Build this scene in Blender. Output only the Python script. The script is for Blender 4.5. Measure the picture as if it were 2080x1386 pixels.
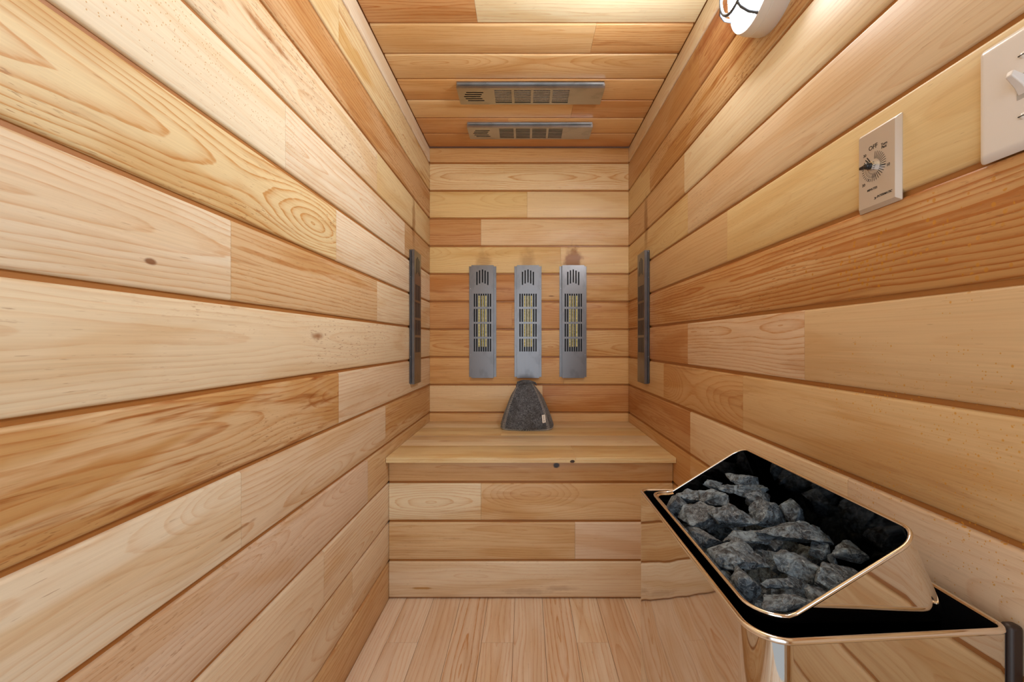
import bpy, bmesh, math, random
from mathutils import Vector, Matrix, noise as mnoise
for o in list(bpy.data.objects): bpy.data.objects.remove(o, do_unlink=True)
S = bpy.context.scene
COL = S.collection
P = 0.1335            # width of one wall board (m)
HC = 6.473 * P        # camera height
XL, XR = -3.44 * P, 3.72 * P      # wall faces
YB = 15.25 * P                    # back wall face
YF = -0.36                        # front wall face (behind the camera)
ZC = HC + 7.02 * P                # ceiling
# ---------------------------------------------------------------- camera, world, light
cam = bpy.data.cameras.new('camera'); camo = bpy.data.objects.new('camera', cam); COL.objects.link(camo)
camo.location = (0, 0, HC); camo.rotation_euler = (math.radians(90), 0, 0)
cam.sensor_width = 36; cam.lens = 860 / 2080 * 36
cam.shift_x = -27 / 2080; cam.shift_y = 2.3 / 2080; cam.clip_start = 0.01
S.camera = camo
S.view_settings.view_transform = 'Standard'; S.view_settings.look = 'None'
S.view_settings.exposure = 0.0; S.view_settings.gamma = 1; S.view_settings.use_curve_mapping = False
S.cycles.max_bounces = 10; S.cycles.diffuse_bounces = 6; S.cycles.glossy_bounces = 6
S.cycles.use_denoising = True; S.cycles.sample_clamp_indirect = 4.0
W = bpy.data.worlds.new('world'); S.world = W; W.use_nodes = True
bg = W.node_tree.nodes['Background']; bg.inputs[0].default_value = (0.86, 0.93, 1.0, 1); bg.inputs[1].default_value = 0.6
def area(name, loc, rot, sx, sy, power, col):
    l = bpy.data.lights.new(name, 'AREA'); l.shape = 'RECTANGLE'; l.size = sx; l.size_y = sy; l.energy = power; l.color = col
    o = bpy.data.objects.new(name, l); COL.objects.link(o); o.location = loc; o.rotation_euler = rot; return o
# daylight of the next room coming in through the open doorway behind the camera
area('doorway_daylight', (0.0, YF - 0.30, 1.00), (math.radians(92), 0, 0), 1.0, 1.6, 10, (0.88, 0.95, 1.0))
LAMP_STRENGTH = 135.0

# ---------------------------------------------------------------- helpers
def lin(c):
    return tuple(((x / 255) / 12.92 if x / 255 <= .04045 else ((x / 255 + .055) / 1.055) ** 2.4) for x in c)
class MB:
    def __init__(s): s.v = []; s.f = []; s.m = []; s.at = []
    def add(s, vs, fs, mat=0):
        b = len(s.v); s.v += [tuple(v) for v in vs]; s.f += [tuple(b + i for i in f) for f in fs]; s.m += [mat] * len(fs); return b
    def box(s, a, b, mat=0):
        x0, y0, z0 = a; x1, y1, z1 = b
        s.add([(x0,y0,z0),(x1,y0,z0),(x1,y1,z0),(x0,y1,z0),(x0,y0,z1),(x1,y0,z1),(x1,y1,z1),(x0,y1,z1)],
              [(0,3,2,1),(4,5,6,7),(0,1,5,4),(1,2,6,5),(2,3,7,6),(3,0,4,7)], mat)
    def tube(s, pts, r, n=8, closed=False, mat=0):
        pts = [Vector(p) for p in pts]; N = len(pts); vs = []
        up0 = None
        for i, p in enumerate(pts):
            if closed: t = pts[(i+1) % N] - pts[i-1]
            else: t = pts[min(i+1, N-1)] - pts[max(i-1, 0)]
            t.normalize()
            if up0 is None:
                up0 = Vector((0,0,1)) if abs(t.z) < .9 else Vector((1,0,0))
            a = t.cross(up0); a.normalize(); b = a.cross(t); b.normalize(); up0 = b
            rr = r[i] if isinstance(r, (list, tuple)) else r
            for k in range(n):
                th = 2*math.pi*k/n; vs.append(p + a*math.cos(th)*rr + b*math.sin(th)*rr)
        fs = []
        M = N if closed else N-1
        for i in range(M):
            j = (i+1) % N
            for k in range(n):
                fs.append((i*n+k, i*n+(k+1) % n, j*n+(k+1) % n, j*n+k))
        if not closed:
            fs.append(tuple(reversed(range(n)))); fs.append(tuple((N-1)*n+k for k in range(n)))
        s.add(vs, fs, mat)
    def lathe(s, prof, n=48, mat=0):      # profile (r, z) about z
        vs = []; fs = []
        for r, z in prof:
            for k in range(n):
                th = 2*math.pi*k/n; vs.append((r*math.cos(th), r*math.sin(th), z))
        for i in range(len(prof)-1):
            for k in range(n):
                fs.append((i*n+k, i*n+(k+1) % n, (i+1)*n+(k+1) % n, (i+1)*n+k))
        s.add(vs, fs, mat)
    def loops(s, L, closed=True, mat=0, cap0=False, cap1=False):
        n = len(L[0]); vs = [v for l in L for v in l]; fs = []
        for i in range(len(L)-1):
            for k in range(n if closed else n-1):
                fs.append((i*n+k, i*n+(k+1) % n, (i+1)*n+(k+1) % n, (i+1)*n+k))
        if cap0: fs.append(tuple(reversed(range(n))))
        if cap1: fs.append(tuple((len(L)-1)*n+k for k in range(n)))
        s.add(vs, fs, mat)
    def build(s, name, mats, parent=None, smooth=None, loc=None, fix=True, T=None):
        me = bpy.data.meshes.new(name)
        vs = [T @ Vector(v) for v in s.v] if T else s.v
        me.from_pydata(vs, [], s.f)
        if not isinstance(mats, (list, tuple)): mats = [mats]
        for m in mats: me.materials.append(m)
        me.polygons.foreach_set('material_index', s.m)
        if fix:
            bm = bmesh.new(); bm.from_mesh(me); bmesh.ops.recalc_face_normals(bm, faces=bm.faces); bm.to_mesh(me); bm.free()
        o = bpy.data.objects.new(name, me); COL.objects.link(o)
        if parent: o.parent = parent
        if loc is not None: o.location = loc
        if smooth is not None:
            me.polygons.foreach_set('use_smooth', [True]*len(me.polygons))
            me.set_sharp_from_angle(angle=math.radians(smooth))
        return o
def tag(o, label=None, cat=None, group=None, kind=None):
    if label: o['label'] = label
    if cat: o['category'] = cat
    if group: o['group'] = group
    if kind: o['kind'] = kind
    return o
def empty(name, loc, label=None, cat=None, group=None, M=None):
    o = bpy.data.objects.new(name, None); COL.objects.link(o); o.empty_display_size = .05
    if M is not None: o.matrix_world = M
    else: o.location = loc
    return tag(o, label, cat, group)
def bevel(o, w, seg=2, angle=40):
    m = o.modifiers.new('bevel', 'BEVEL'); m.width = w; m.segments = seg; m.limit_method = 'ANGLE'; m.angle_limit = math.radians(angle)
    o.data.polygons.foreach_set('use_smooth', [True]*len(o.data.polygons)); o.data.set_sharp_from_angle(angle=math.radians(50)); return o
def frame(origin, xa, ya, za):
    M = Matrix((xa, ya, za)).transposed().to_4x4(); M.translation = Vector(origin); return M

# ---------------------------------------------------------------- node helper
class X:
    nt = None
    def __init__(s, sock): s.s = sock
    @staticmethod
    def m(op, *a, clamp=False):
        n = X.nt.nodes.new('ShaderNodeMath'); n.operation = op; n.use_clamp = clamp
        for i, v in enumerate(a):
            if isinstance(v, X): X.nt.links.new(v.s, n.inputs[i])
            else: n.inputs[i].default_value = v
        return X(n.outputs[0])
    def __add__(s, o): return X.m('ADD', s, o)
    __radd__ = __add__
    def __sub__(s, o): return X.m('SUBTRACT', s, o)
    def __rsub__(s, o): return X.m('SUBTRACT', o, s)
    def __mul__(s, o): return X.m('MULTIPLY', s, o)
    __rmul__ = __mul__
    def __truediv__(s, o): return X.m('DIVIDE', s, o)
def vec(x, y, z):
    n = X.nt.nodes.new('ShaderNodeCombineXYZ')
    for i, v in enumerate((x, y, z)):
        if isinstance(v, X): X.nt.links.new(v.s, n.inputs[i])
        else: n.inputs[i].default_value = v
    return X(n.outputs[0])
def sep(v):
    n = X.nt.nodes.new('ShaderNodeSeparateXYZ'); X.nt.links.new(v.s, n.inputs[0]); return [X(o) for o in n.outputs]
def noi(v, scale=1.0, detail=2.0, rough=.5, dist=0.0, color=False):
    n = X.nt.nodes.new('ShaderNodeTexNoise'); X.nt.links.new(v.s, n.inputs['Vector'])
    n.inputs['Scale'].default_value = scale; n.inputs['Detail'].default_value = detail
    n.inputs['Roughness'].default_value = rough; n.inputs['Distortion'].default_value = dist
    return X(n.outputs['Color' if color else 'Fac'])
def sstep(v, a, b):
    n = X.nt.nodes.new('ShaderNodeMapRange'); n.interpolation_type = 'SMOOTHSTEP'; X.nt.links.new(v.s, n.inputs[0])
    n.inputs[1].default_value = a; n.inputs[2].default_value = b; return X(n.outputs[0])
def mix(f, a, b, mode='MIX'):
    n = X.nt.nodes.new('ShaderNodeMix'); n.data_type = 'RGBA'; n.blend_type = mode; n.clamp_factor = True
    for i, v in ((0, f), (6, a), (7, b)):
        if isinstance(v, X): X.nt.links.new(v.s, n.inputs[i])
        elif i == 0: n.inputs[i].default_value = v
        else: n.inputs[i].default_value = (*v, 1) if len(v) == 3 else v
    return X(n.outputs[2])
def attr(name, out='Vector'):
    n = X.nt.nodes.new('ShaderNodeAttribute'); n.attribute_name = name; return X(n.outputs[out])
def mat(name):
    m = bpy.data.materials.new(name); m.use_nodes = True; X.nt = m.node_tree
    return m, m.node_tree.nodes['Principled BSDF']
def setp(b, **k):
    for n, v in k.items():
        n = n.replace('_', ' ')
        if isinstance(v, X): X.nt.links.new(v.s, b.inputs[n])
        else: b.inputs[n].default_value = (*v, 1) if isinstance(v, tuple) and len(v) == 3 else v
def bump(h, strength=.2, dist=.001):
    n = X.nt.nodes.new('ShaderNodeBump'); X.nt.links.new(h.s, n.inputs['Height'])
    n.inputs['Strength'].default_value = strength; n.inputs['Distance'].default_value = dist; return X(n.outputs[0])
def simple(name, col, rough=.5, metal=0.0, **k):
    m, b = mat(name); setp(b, Base_Color=col, Roughness=rough, Metallic=metal, **k); return m
def geo():
    n = X.nt.nodes.new('ShaderNodeNewGeometry'); return X(n.outputs['Position'])
def objco():
    n = X.nt.nodes.new('ShaderNodeTexCoord'); return X(n.outputs['Object'])

# stains: (centre, radii, colour, amount, softness) in metres ; drops: (centre, radii, density threshold, colour)
def wood(name, stains=(), drops=(), freq=80.0, rough=.36, spec=.45):
    m, b = mat(name)
    u, v, w_ = sep(attr('gco')); con, strk, spk = sep(attr('par')); seed, wob, vc = sep(attr('par2'))
    tone = attr('tone', 'Color')
    n1 = noi(vec(u*2.2, v*11, seed), detail=2.5)
    n2 = noi(vec(u*1.3, seed*3.7, v*0.8), detail=1.0)
    n3 = noi(vec(u*14, v*70, seed), detail=2)
    w = (n2 - .47) * wob
    vp = v - vc + (n1 - .5) * .035
    r = X.m('SQRT', vp*vp + w*w) + (n3 - .5)*.0035
    ph = r * freq * 1.35 + noi(vec(r*25, seed, 0.0), detail=1)*3.0
    fr = X.m('FRACT', ph)
    ring = (sstep(fr, .30, .90)*.55 + sstep(fr, .72, .88)*.45) * (1.0 - sstep(fr, .92, .99))
    ringamp = .60 + noi(vec(u*3, v*16, seed + 9.1), detail=2)*1.1
    brk = sstep(noi(vec(u*26, v*230, seed+2.2), detail=2, rough=.6), .30, .62)
    ringf = ring * ringamp * con * (.45 + brk*.55)
    dark = mix(1.0, tone, (.78, .52, .30), 'MULTIPLY')
    c = mix(ringf * .9, tone, dark)
    broad = noi(vec(u*1.9, v*13, seed + 5.3), detail=3, dist=.6)
    heart = mix(1.0, c, (.84, .68, .47), 'MULTIPLY')
    c = mix(sstep(broad, .47, .62) * (strk*.8 + .34), c, heart)
    c = mix(sstep(broad, .50, .36) * .28, c, mix(1.0, c, (1.10, 1.12, 1.12), 'MULTIPLY'))
    st = sstep(noi(vec(u*3.0, v*42, seed + 1.7), detail=4, rough=.62, dist=.4), .54, .70)
    c = mix(st * strk * .8, c, mix(1.0, c, (.62, .38, .20), 'MULTIPLY'))
    fib = noi(vec(u*6, v*420, seed), detail=3, rough=.6)
    c = mix(1.0, c, mix(fib, (.86, .84, .80), (1.10, 1.10, 1.10)), 'MULTIPLY')
    low = sstep(noi(vec(u*3.1, v*9, seed + 20.0), detail=3), .46, .62)
    pn = sstep(noi(vec(u*62, v*330, seed+4), detail=2, rough=.55), .60, .68)
    c = mix(pn * low * spk, c, (.30, .125, .035))
    pin = sstep(noi(vec(u*34, v*520, seed + 8), detail=2), .70, .75)
    c = mix(pin * .45, c, (.30, .15, .06))
    pos = geo(); px, py, pz = sep(pos)
    jit = noi(vec(px*40, py*40, pz*40), detail=3)
    for (ce, ra, col, amt, soft) in stains:
        d = X.m('SQRT', sum(((q - cc)/rr)*((q - cc)/rr) for q, cc, rr in zip((px, py, pz), ce, ra)))
        d = d + (jit - .5)*.9
        c = mix((1.0 - sstep(d, 1.0 - soft, 1.0)) * amt, c, mix(1.0, c, col, 'MULTIPLY'))
    rgh = rough
    for (ce, ra, sc, col, amt) in drops:
        d = X.m('SQRT', sum(((q - cc)/rr)*((q - cc)/rr) for q, cc, rr in zip((px, py, pz), ce, ra)))
        vo = X.nt.nodes.new('ShaderNodeTexVoronoi'); vo.inputs['Scale'].default_value = sc
        X.nt.links.new(vec(px, py*1.0, pz*.85).s, vo.inputs['Vector'])
        vd = X(vo.outputs['Distance']); vcx = sep(X(vo.outputs['Color']))
        mask = (1.0 - sstep(d, .2, 1.0)) * sstep(noi(vec(px*14, py*14, pz*14), detail=3), .34, .62)
        dot = (1.0 - sstep(vd / (vcx[0]*.42 + .05), .7, 1.0)) * sstep(vcx[1] + mask*1.1, .95, .97) * sstep(mask, .02, .12)
        c = mix(dot * amt, c, col)
        rgh = (1.0 - dot) * rough + .12
    setp(b, Base_Color=c, Roughness=rgh)
    b.inputs['Specular IOR Level'].default_value = spec
    setp(b, Normal=bump(fib*.5 + ring*con*.25 - st*strk*.3, .22, .0006))
    return m

# ---------------------------------------------------------------- wood board panels
TONES = {                      # albedo of the sorts of board (sRGB)
 'cream': (238, 225, 200), 'pale': (235, 219, 188), 'beige': (229, 210, 182), 'pink': (224, 202, 178), 'yellow': (230, 210, 164),
 'tan': (218, 189, 147), 'orange': (212, 176, 130), 'deep': (202, 160, 116), 'brown': (184, 140, 98), 'white': (238, 227, 200),
 'floor_pink': (236, 220, 204), 'floor_beige': (238, 224, 207), 'floor_tan': (230, 210, 190)}
rb = random.Random(7)
class Boards:
    """boards laid in a plane: u along the grain, v across, w out of the plane"""
    def __init__(s, o, ua, va, na): s.o = Vector(o); s.u = Vector(ua); s.va = Vector(va); s.n = Vector(na); s.mb = MB(); s.tint = (1, 1, 1); s.g = []; s.t = []; s.p = []; s.q = []
    def solid(s, u0, u1, prof, tone, par, par2, vref, uoff=0.0):
        n = len(prof); vs = []; k0 = len(s.mb.v)
        for uu in (u0, u1):
            for (v, w) in prof:
                vs.append(s.o + s.u*uu + s.va*v + s.n*w); s.g.append((uu + uoff, v - vref + w*.9, w)); s.t.append((*tone, 1)); s.p.append(par); s.q.append(par2)
        fs = [(i, (i+1) % n, n + (i+1) % n, n + i) for i in range(n)] + [tuple(reversed(range(n))), tuple(range(n, 2*n))]
        s.mb.add(vs, fs)
    def board(s, u0, u1, v0, v1, kind, con=.5, strk=.2, spk=.1, wob=.16, vc=None, gap=.0074, bev=.0046, th=.014, e=.0003, seed=None):
        a, b = v0 + gap/2, v1 - gap/2; k = bev
        prof = [(a, -th), (a, -k*1.0), (a + k*.12, -k*.55), (a + k*.42, -k*.18), (a + k, 0), (b - k, 0), (b - k*.42, -k*.18), (b - k*.12, -k*.55), (b, -k*1.0), (b, -th)]
        t = lin(TONES[kind]) if isinstance(kind, str) else lin(kind)
        j = 1 + (rb.random() - .5)*.05; t = tuple(min(x*j*q, .93) for x, q in zip(t, s.tint))
        sd = rb.uniform(0, 90) if seed is None else seed
        if vc is None: vc = rb.uniform(-.045, .045)
        s.solid(u0 + e, u1 - e, prof, t, (con, strk, spk), (sd, wob, vc), (v0+v1)/2, uoff=sd*1.37)
    def back(s, u0, u1, v0, v1, w0=-.0058, w1=-.03, kind=(172, 118, 62)):
        s.solid(u0, u1, [(v0, w1), (v0, w0), (v1, w0), (v1, w1)], lin(kind), (.1, .1, 0), (3., .1, 0.), (v0+v1)/2)
    def build(s, name, m, parent=None, kind=None):
        o = s.mb.build(name, m, parent)
        me = o.data; me.polygons.foreach_set('use_smooth', [True]*len(me.polygons)); me.set_sharp_from_angle(angle=math.radians(35))
        for nm, ty, dat in (('gco', 'FLOAT_VECTOR', s.g), ('par', 'FLOAT_VECTOR', s.p), ('par2', 'FLOAT_VECTOR', s.q)):
            a = me.attributes.new(nm, ty, 'POINT'); a.data.foreach_set('vector', [x for q in dat for x in q])
        a = me.attributes.new('tone', 'FLOAT_COLOR', 'POINT'); a.data.foreach_set('color', [x for q in s.t for x in q])
        if kind: o['kind'] = kind
        return o
G = [-6.535] + [-5.54 + k for k in range(13)] + [7.02]     # board joints above/below the eye, in board widths
def yl(x): return 860*3.44*P/(1067-x)
def yr(x): return 860*3.72*P/(x-1067)

# left wall: u = +Y, v = Z ; rows from the floor to the ceiling, pieces from near to far
B_ = dict
rowsL = [
 [(B_(kind="orange", con=.7, strk=.4, spk=.2), None)],
 [(B_(kind='beige', con=.5, strk=.3, wob=.3), yl(716)), (B_(kind='beige', con=.6, strk=.4, spk=.1), None)],
 [(B_(kind='beige', con=.45, strk=.3, wob=.28), yl(658)), (B_(kind='beige', con=.7, strk=.35), None)],
 [(B_(kind='pink', con=.5, strk=.3, spk=.5, wob=.3), yl(747)), (B_(kind='tan', con=.6, strk=.5), None)],
 [(B_(kind='cream', con=.35, strk=.25, wob=.4, seed=11.5), yl(490)), (B_(kind='beige', con=.55, strk=.3, wob=.35), yl(783)), (B_(kind='tan', con=.8, strk=.7, spk=.3), None)],
 [(B_(kind='tan', con=.7, strk=1.5, spk=.6, wob=.2, seed=23.1), yl(688)), (B_(kind='beige', con=.5, strk=.1), None)],
 [(B_(kind='pale', con=.35, strk=.1, spk=.55, wob=.12), None)],
 [(B_(kind='cream', con=.6, strk=.12, spk=.1, wob=.30), yl(469)), (B_(kind='tan', con=.8, strk=.6, spk=.5, wob=.22), yl(766)), (B_(kind='pale', con=.5, strk=.4, spk=.1), None)],
 [(B_(kind='yellow', con=1.15, strk=.45, spk=.75, wob=.26, seed=41.2, vc=.0), yl(683)), (B_(kind='cream', con=.6, strk=.45, spk=.2), None)],
 [(B_(kind='white', con=.2, strk=.05, spk=.15), yl(580)), (B_(kind='cream', con=.6, strk=.12, spk=.15, wob=.34), yl(822)), (B_(kind='tan', con=.6, strk=.3), None)],
 [(B_(kind='pale', con=.45, strk=.3, spk=.75, wob=.2), yl(766)), (B_(kind='yellow', con=.3, strk=.2, spk=.2), yl(846)), (B_(kind='yellow', con=.3, strk=.2), None)],
 [(B_(kind='orange', con=1.0, strk=.7, spk=.9, wob=.1), None)],
 [(B_(kind='yellow', con=.4, strk=.2, spk=.2), yl(688)), (B_(kind='yellow', con=.7, strk=1.2, spk=.9, wob=.1, seed=15.), None)],
 [(B_(kind='cream', con=.4, strk=.1), None)],
]
rowsR = [
 [(B_(kind='tan', con=.5), None)], [(B_(kind='tan', con=.5), None)], [(B_(kind='tan', con=.5), None)],
 [(B_(kind='tan', con=.4, strk=.4, wob=.3), yr(1402)), (B_(kind='orange', con=.5, strk=.4), None)],
 [(B_(kind='pink', con=.3, strk=.2, wob=.3), yr(1722)), (B_(kind='beige', con=.4, strk=.2, wob=.3), yr(1402)), (B_(kind='deep', con=.7, strk=.5), None)],
 [(B_(kind=(216, 188, 146), con=.16, strk=.45, spk=.2, wob=.2, seed=37.), yr(1509)), (B_(kind='orange', con=.7, strk=.5, wob=.35), yr(1348)), (B_(kind='tan', con=.4), None)],
 [(B_(kind=(216, 190, 153), con=.14, strk=.05, spk=.05, wob=.3), yr(1634)), (B_(kind='pink', con=.8, strk=.3, spk=.15, wob=.3), yr(1397)), (B_(kind='deep', con=.8, strk=.5), None)],
 [(B_(kind='orange', con=1.7, strk=.65, spk=.7, wob=.10, vc=.02, seed=52.), None)],
 [(B_(kind='yellow', con=.15, strk=.15, spk=.1, wob=.2), yr(1477)), (B_(kind='tan', con=.4, strk=.25), None)],
 [(B_(kind='beige', con=.35, strk=.15, spk=.35, wob=.3), yr(1397)), (B_(kind='yellow', con=.4, strk=.3, wob=.35), None)],
 [(B_(kind='white', con=.3, strk=.08, spk=.15, wob=.3), yr(1390)), (B_(kind='tan', con=.5, strk=.2), None)],
 [(B_(kind='tan', con=1.0, strk=1.3, spk=1.2, wob=.22, seed=61.), yr(1320)), (B_(kind='yellow', con=.4, strk=.2), None)],
 [(B_(kind='deep', con=.9, strk=1.1, spk=.6, wob=.16, seed=71.), yr(1420)), (B_(kind='orange', con=.5, strk=.4), None)],
 [(B_(kind='cream', con=.4, strk=.2), None)],
]
def rows_to(bd, rows, u0, u1):
    for i, row in enumerate(rows):
        a = u0
        for kw, e in row:
            e = u1 if e is None else e
            bd.board(a, e, HC + G[i]*P, HC + G[i+1]*P, **kw); a = e
scorch = (.42, .24, .10)
def st(x, y, z, rx, ry, rz, amt=.8, soft=.7, col=scorch): return ((x, y, z), (rx, ry, rz), col, amt, soft)
ZZ = lambda h: HC + h*P
m_wl = wood('wood_left_wall', stains=[st(XL, 13.05*P, ZZ(3.7), .05, .035, 1.15*P, .75, .8), st(XL, yl(645), ZZ(.10), .03, .035, .012, .9, .9, (.4,.2,.1)),
                                       st(XL, yl(305), ZZ(.74), .03, .012, .005, .9, .6, (.3,.15,.08)), st(XL, yl(480), ZZ(-2.25), .03, .05, .004, .8, .6, (.5,.28,.12)),
                                       st(XL, yl(540), ZZ(4.1), .03, .11, .012, .85, .8, (.5, .26, .1))],
            drops=[((XL, .60, ZZ(2.98)), (.1, .40, .075), 230, (.62, .36, .10), .7)])
bd = Boards((XL, 0, 0), (0,1,0), (0,0,1), (1,0,0)); bd.tint = (.97, 1.0, 1.05); bd.back(YF, YB, HC + G[0]*P, ZC); rows_to(bd, rowsL, YF, YB); bd.build('wall_left', m_wl, kind='structure')
m_wr = wood('wood_right_wall', stains=[st(XR, 13.05*P, ZZ(3.7), .05, .035, 1.15*P, .75, .8), st(XR, 8.3*P, ZZ(6.25), .05, .25, .03, .8, .8, (.6, .34, .2)),
                                        st(XR, 7.2*P, ZZ(5.75), .05, .28, .035, .75, .9, (.62, .34, .17))],
            drops=[((XR, .48, ZZ(-1.15)), (.1, .34, .24), 210, (.62, .30, .035), .85), ((XR, .55, ZZ(.9)), (.1, .25, .08), 120, (.6, .27, .03), .6)])
bd = Boards((XR, 0, 0), (0,1,0), (0,0,1), (-1,0,0)); bd.tint = (.97, .95, .93); bd.back(YF, YB, HC + G[0]*P, ZC); rows_to(bd, rowsR, YF, YB); bd.build('wall_right', m_wr, kind='structure')
# back wall : u = +X
xb = lambda x: (x-1067)*15.25*P/860
rowsB = [
 [(B_(kind='tan', con=.4), None)], [(B_(kind='tan', con=.4), None)], [(B_(kind='tan', con=.4), None)],
 [(B_(kind='tan', con=.4), None)],
 [(B_(kind='beige', con=.3, strk=.2), xb(1102)), (B_(kind='deep', con=.7, strk=.6), None)],
 [(B_(kind='orange', con=.5, strk=.5), xb(1145)), (B_(kind='tan', con=.5, strk=.2), None)],
 [(B_(kind='orange', con=.8, strk=.3, wob=.3), xb(1068)), (B_(kind='tan', con=.9, strk=.3, wob=.3), None)],
 [(B_(kind='deep', con=.5, strk=.35), xb(1040)), (B_(kind='orange', con=.6, strk=.5), None)],
 [(B_(kind='deep', con=.4, strk=.8, seed=4.4), xb(1096)), (B_(kind='tan', con=.5, strk=.4), None)],
 [(B_(kind='yellow', con=.35, strk=.3, wob=.3), xb(1139)), (B_(kind='pale', con=.3, strk=.1), None)],
 [(B_(kind='deep', con=.9, strk=.3, wob=.3), xb(977)), (B_(kind='beige', con=.4, strk=.25), None)],
 [(B_(kind='yellow', con=.3, strk=.2), xb(1071)), (B_(kind='pale', con=.2, strk=.1), None)],
 [(B_(kind='pale', con=.85, strk=.1, wob=.22, vc=.0, seed=8.8), None)],
 [(B_(kind='orange', con=.5, strk=.5, spk=.1), None)],
]
m_wb = wood('wood_back_wall', stains=[st(xb(1165), YB, ZZ(2.90), .050, .05, .72*P, .95, .55), st(xb(1072), YB, ZZ(2.9), .05, .05, .6*P, .45, .8), st(xb(982), YB, ZZ(2.9), .05, .05, .6*P, .45, .8),
                                       st(xb(1120), YB, ZZ(1.66), .02, .03, .003, .95, .5, (.15,.08,.05)), st(xb(1085), YB, ZZ(-1.5), .10, .03, .006, .6, .8, (.4,.25,.1))])
bd = Boards((0, YB, 0), (1,0,0), (0,0,1), (0,-1,0)); bd.tint = (1.08, 1.0, .82); bd.back(XL - .03, XR + .03, HC + G[0]*P, ZC); rows_to(bd, rowsB, XL, XR); bd.build('wall_back', m_wb, kind='structure')
# front wall behind the camera with the doorway
m_wf = wood('wood_front_wall')
bd = Boards((0, YF, 0), (1,0,0), (0,0,1), (0,1,0))
for (a, b) in ((XL - .03, -.33), (.33, XR + .03)): bd.back(a, b, HC + G[0]*P, ZC)
bd.back(-.33, .33, 1.72, ZC)
for i in range(14):
    z0, z1 = HC + G[i]*P, HC + G[i+1]*P
    if z0 < 1.70:
        bd.board(XL, -.33, z0, min(z1, ZC), 'tan'); bd.board(.33, XR, z0, min(z1, ZC), 'tan')
    else: bd.board(XL, XR, z0, z1, 'tan')
bd.build('wall_front', m_wf, kind='structure')
m_dw = simple('white_paint', (.80, .81, .82), .35)
mb = MB()
for sx in (-1, 1):
    a, b = sorted((sx*.305, sx*.33)); mb.box((a, YF - .10, 0.0), (b, YF + .012, 1.72)); a, b = sorted((sx*.332, sx*.40)); mb.box((a, YF + .001, 0.0), (b, YF + .016, 1.72))
mb.box((-.304, YF - .10, 1.70), (.304, YF + .012, 1.72))
mb.build('trim_1', m_dw)['kind'] = 'structure'
# ceiling: boards run along X, v = Y
yc = lambda y: 860*7.02*P/(695.3-y)
rowsC = [[(B_(kind='deep', con=.35, strk=.3), None)],                 # back-most
 [(B_(kind='deep', con=.5, strk=.3), (1033-1067)*13.7*P/860), (B_(kind='orange', con=.5, strk=.3), None)],
 [(B_(kind='tan', con=.25, strk=.3), (1162-1067)*12.8*P/860), (B_(kind='deep', con=.5, strk=.4), None)],
 [(B_(kind='orange', con=.4, strk=.3), None)],
 [(B_(kind='tan', con=.6, strk=.3, wob=.25), None)],
 [(B_(kind='tan', con=.5, strk=.2, wob=.12), (1205-1067)*9.8*P/860), (B_(kind='orange', con=.9, strk=.8, wob=.1, spk=.2), None)],
 [(B_(kind='deep', con=.9, strk=.6, wob=.1), (967-1067)*9*P/860), (B_(kind='cream', con=.4, strk=.15, wob=.1), None)]]
for i in range(14): rowsC.append([(B_(kind=('pale', 'tan', 'beige', 'yellow')[i % 4], con=.5, strk=.3), None)])
m_ce = wood('wood_ceiling')
bd = Boards((0, 0, ZC), (1,0,0), (0,1,0), (0,0,-1)); bd.tint = (1.18, 1.16, 1.06); bd.back(XL - .03, XR + .03, YF - .03, YB + .03)
y1 = YB
for row in rowsC:
    y0 = max(y1 - .985*P, YF); a = XL
    if y1 <= YF + .01: break
    for kw, e in row:
        e = XR if e is None else e; bd.board(a, e, y0, y1, **kw); a = e
    y1 = y0
bd.build('ceiling', m_ce, kind='structure')
# floor: strips along Y
m_fl = wood('wood_floor', freq=62.0, rough=.38)
bd = Boards((0, 0, 0), (0,1,0), (1,0,0), (0,0,1)); bd.back(YF - .03, YB, XL, XR, w0=-.003, kind=(120, 80, 50))
pit = .685*P; x0c = -0.26*P
yj = 9.115*P
i = -6
while True:
    a = x0c + i*pit; b = a + pit; i += 1
    if b < XL: continue
    if a > XR: break
    a = max(a, XL); b = min(b, XR)
    k = round((a - x0c)/pit)
    js = {-4: [yj], -1: [yj], 2: [yj], 0: [.55], -2: [.7], -3: [.45, 12.*P], 1: [.8]}.get(k, [yj - .5])
    e0 = YF - .03
    for e1 in js + [11.5*P]:
        if e1 <= e0: continue
        kk = ('floor_pink', 'floor_beige', 'floor_pink', 'floor_tan', 'floor_pink')[(k*2 + int(e0*10)) % 5]
        bd.board(e0, e1, a, b, kk, con={-2: 1.0, 1: .8}.get(k, .55), strk=.15, spk=.03, wob=.16 if k != -2 else .3, vc=0 if k in (-2, 1) else None, gap=.0009, bev=.0006, th=.004, e=.0004)
        e0 = e1
bd.build('floor', m_fl, kind='structure')
MBx = MB(); MBx.box((XL - .03, YF - .03, -.05), (XR + .03, YB + .03, -.0045))
m_dark = simple('subfloor', (.05, .03, .02), .8)
o = MBx.build('subfloor', m_dark); o['kind'] = 'structure'

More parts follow.
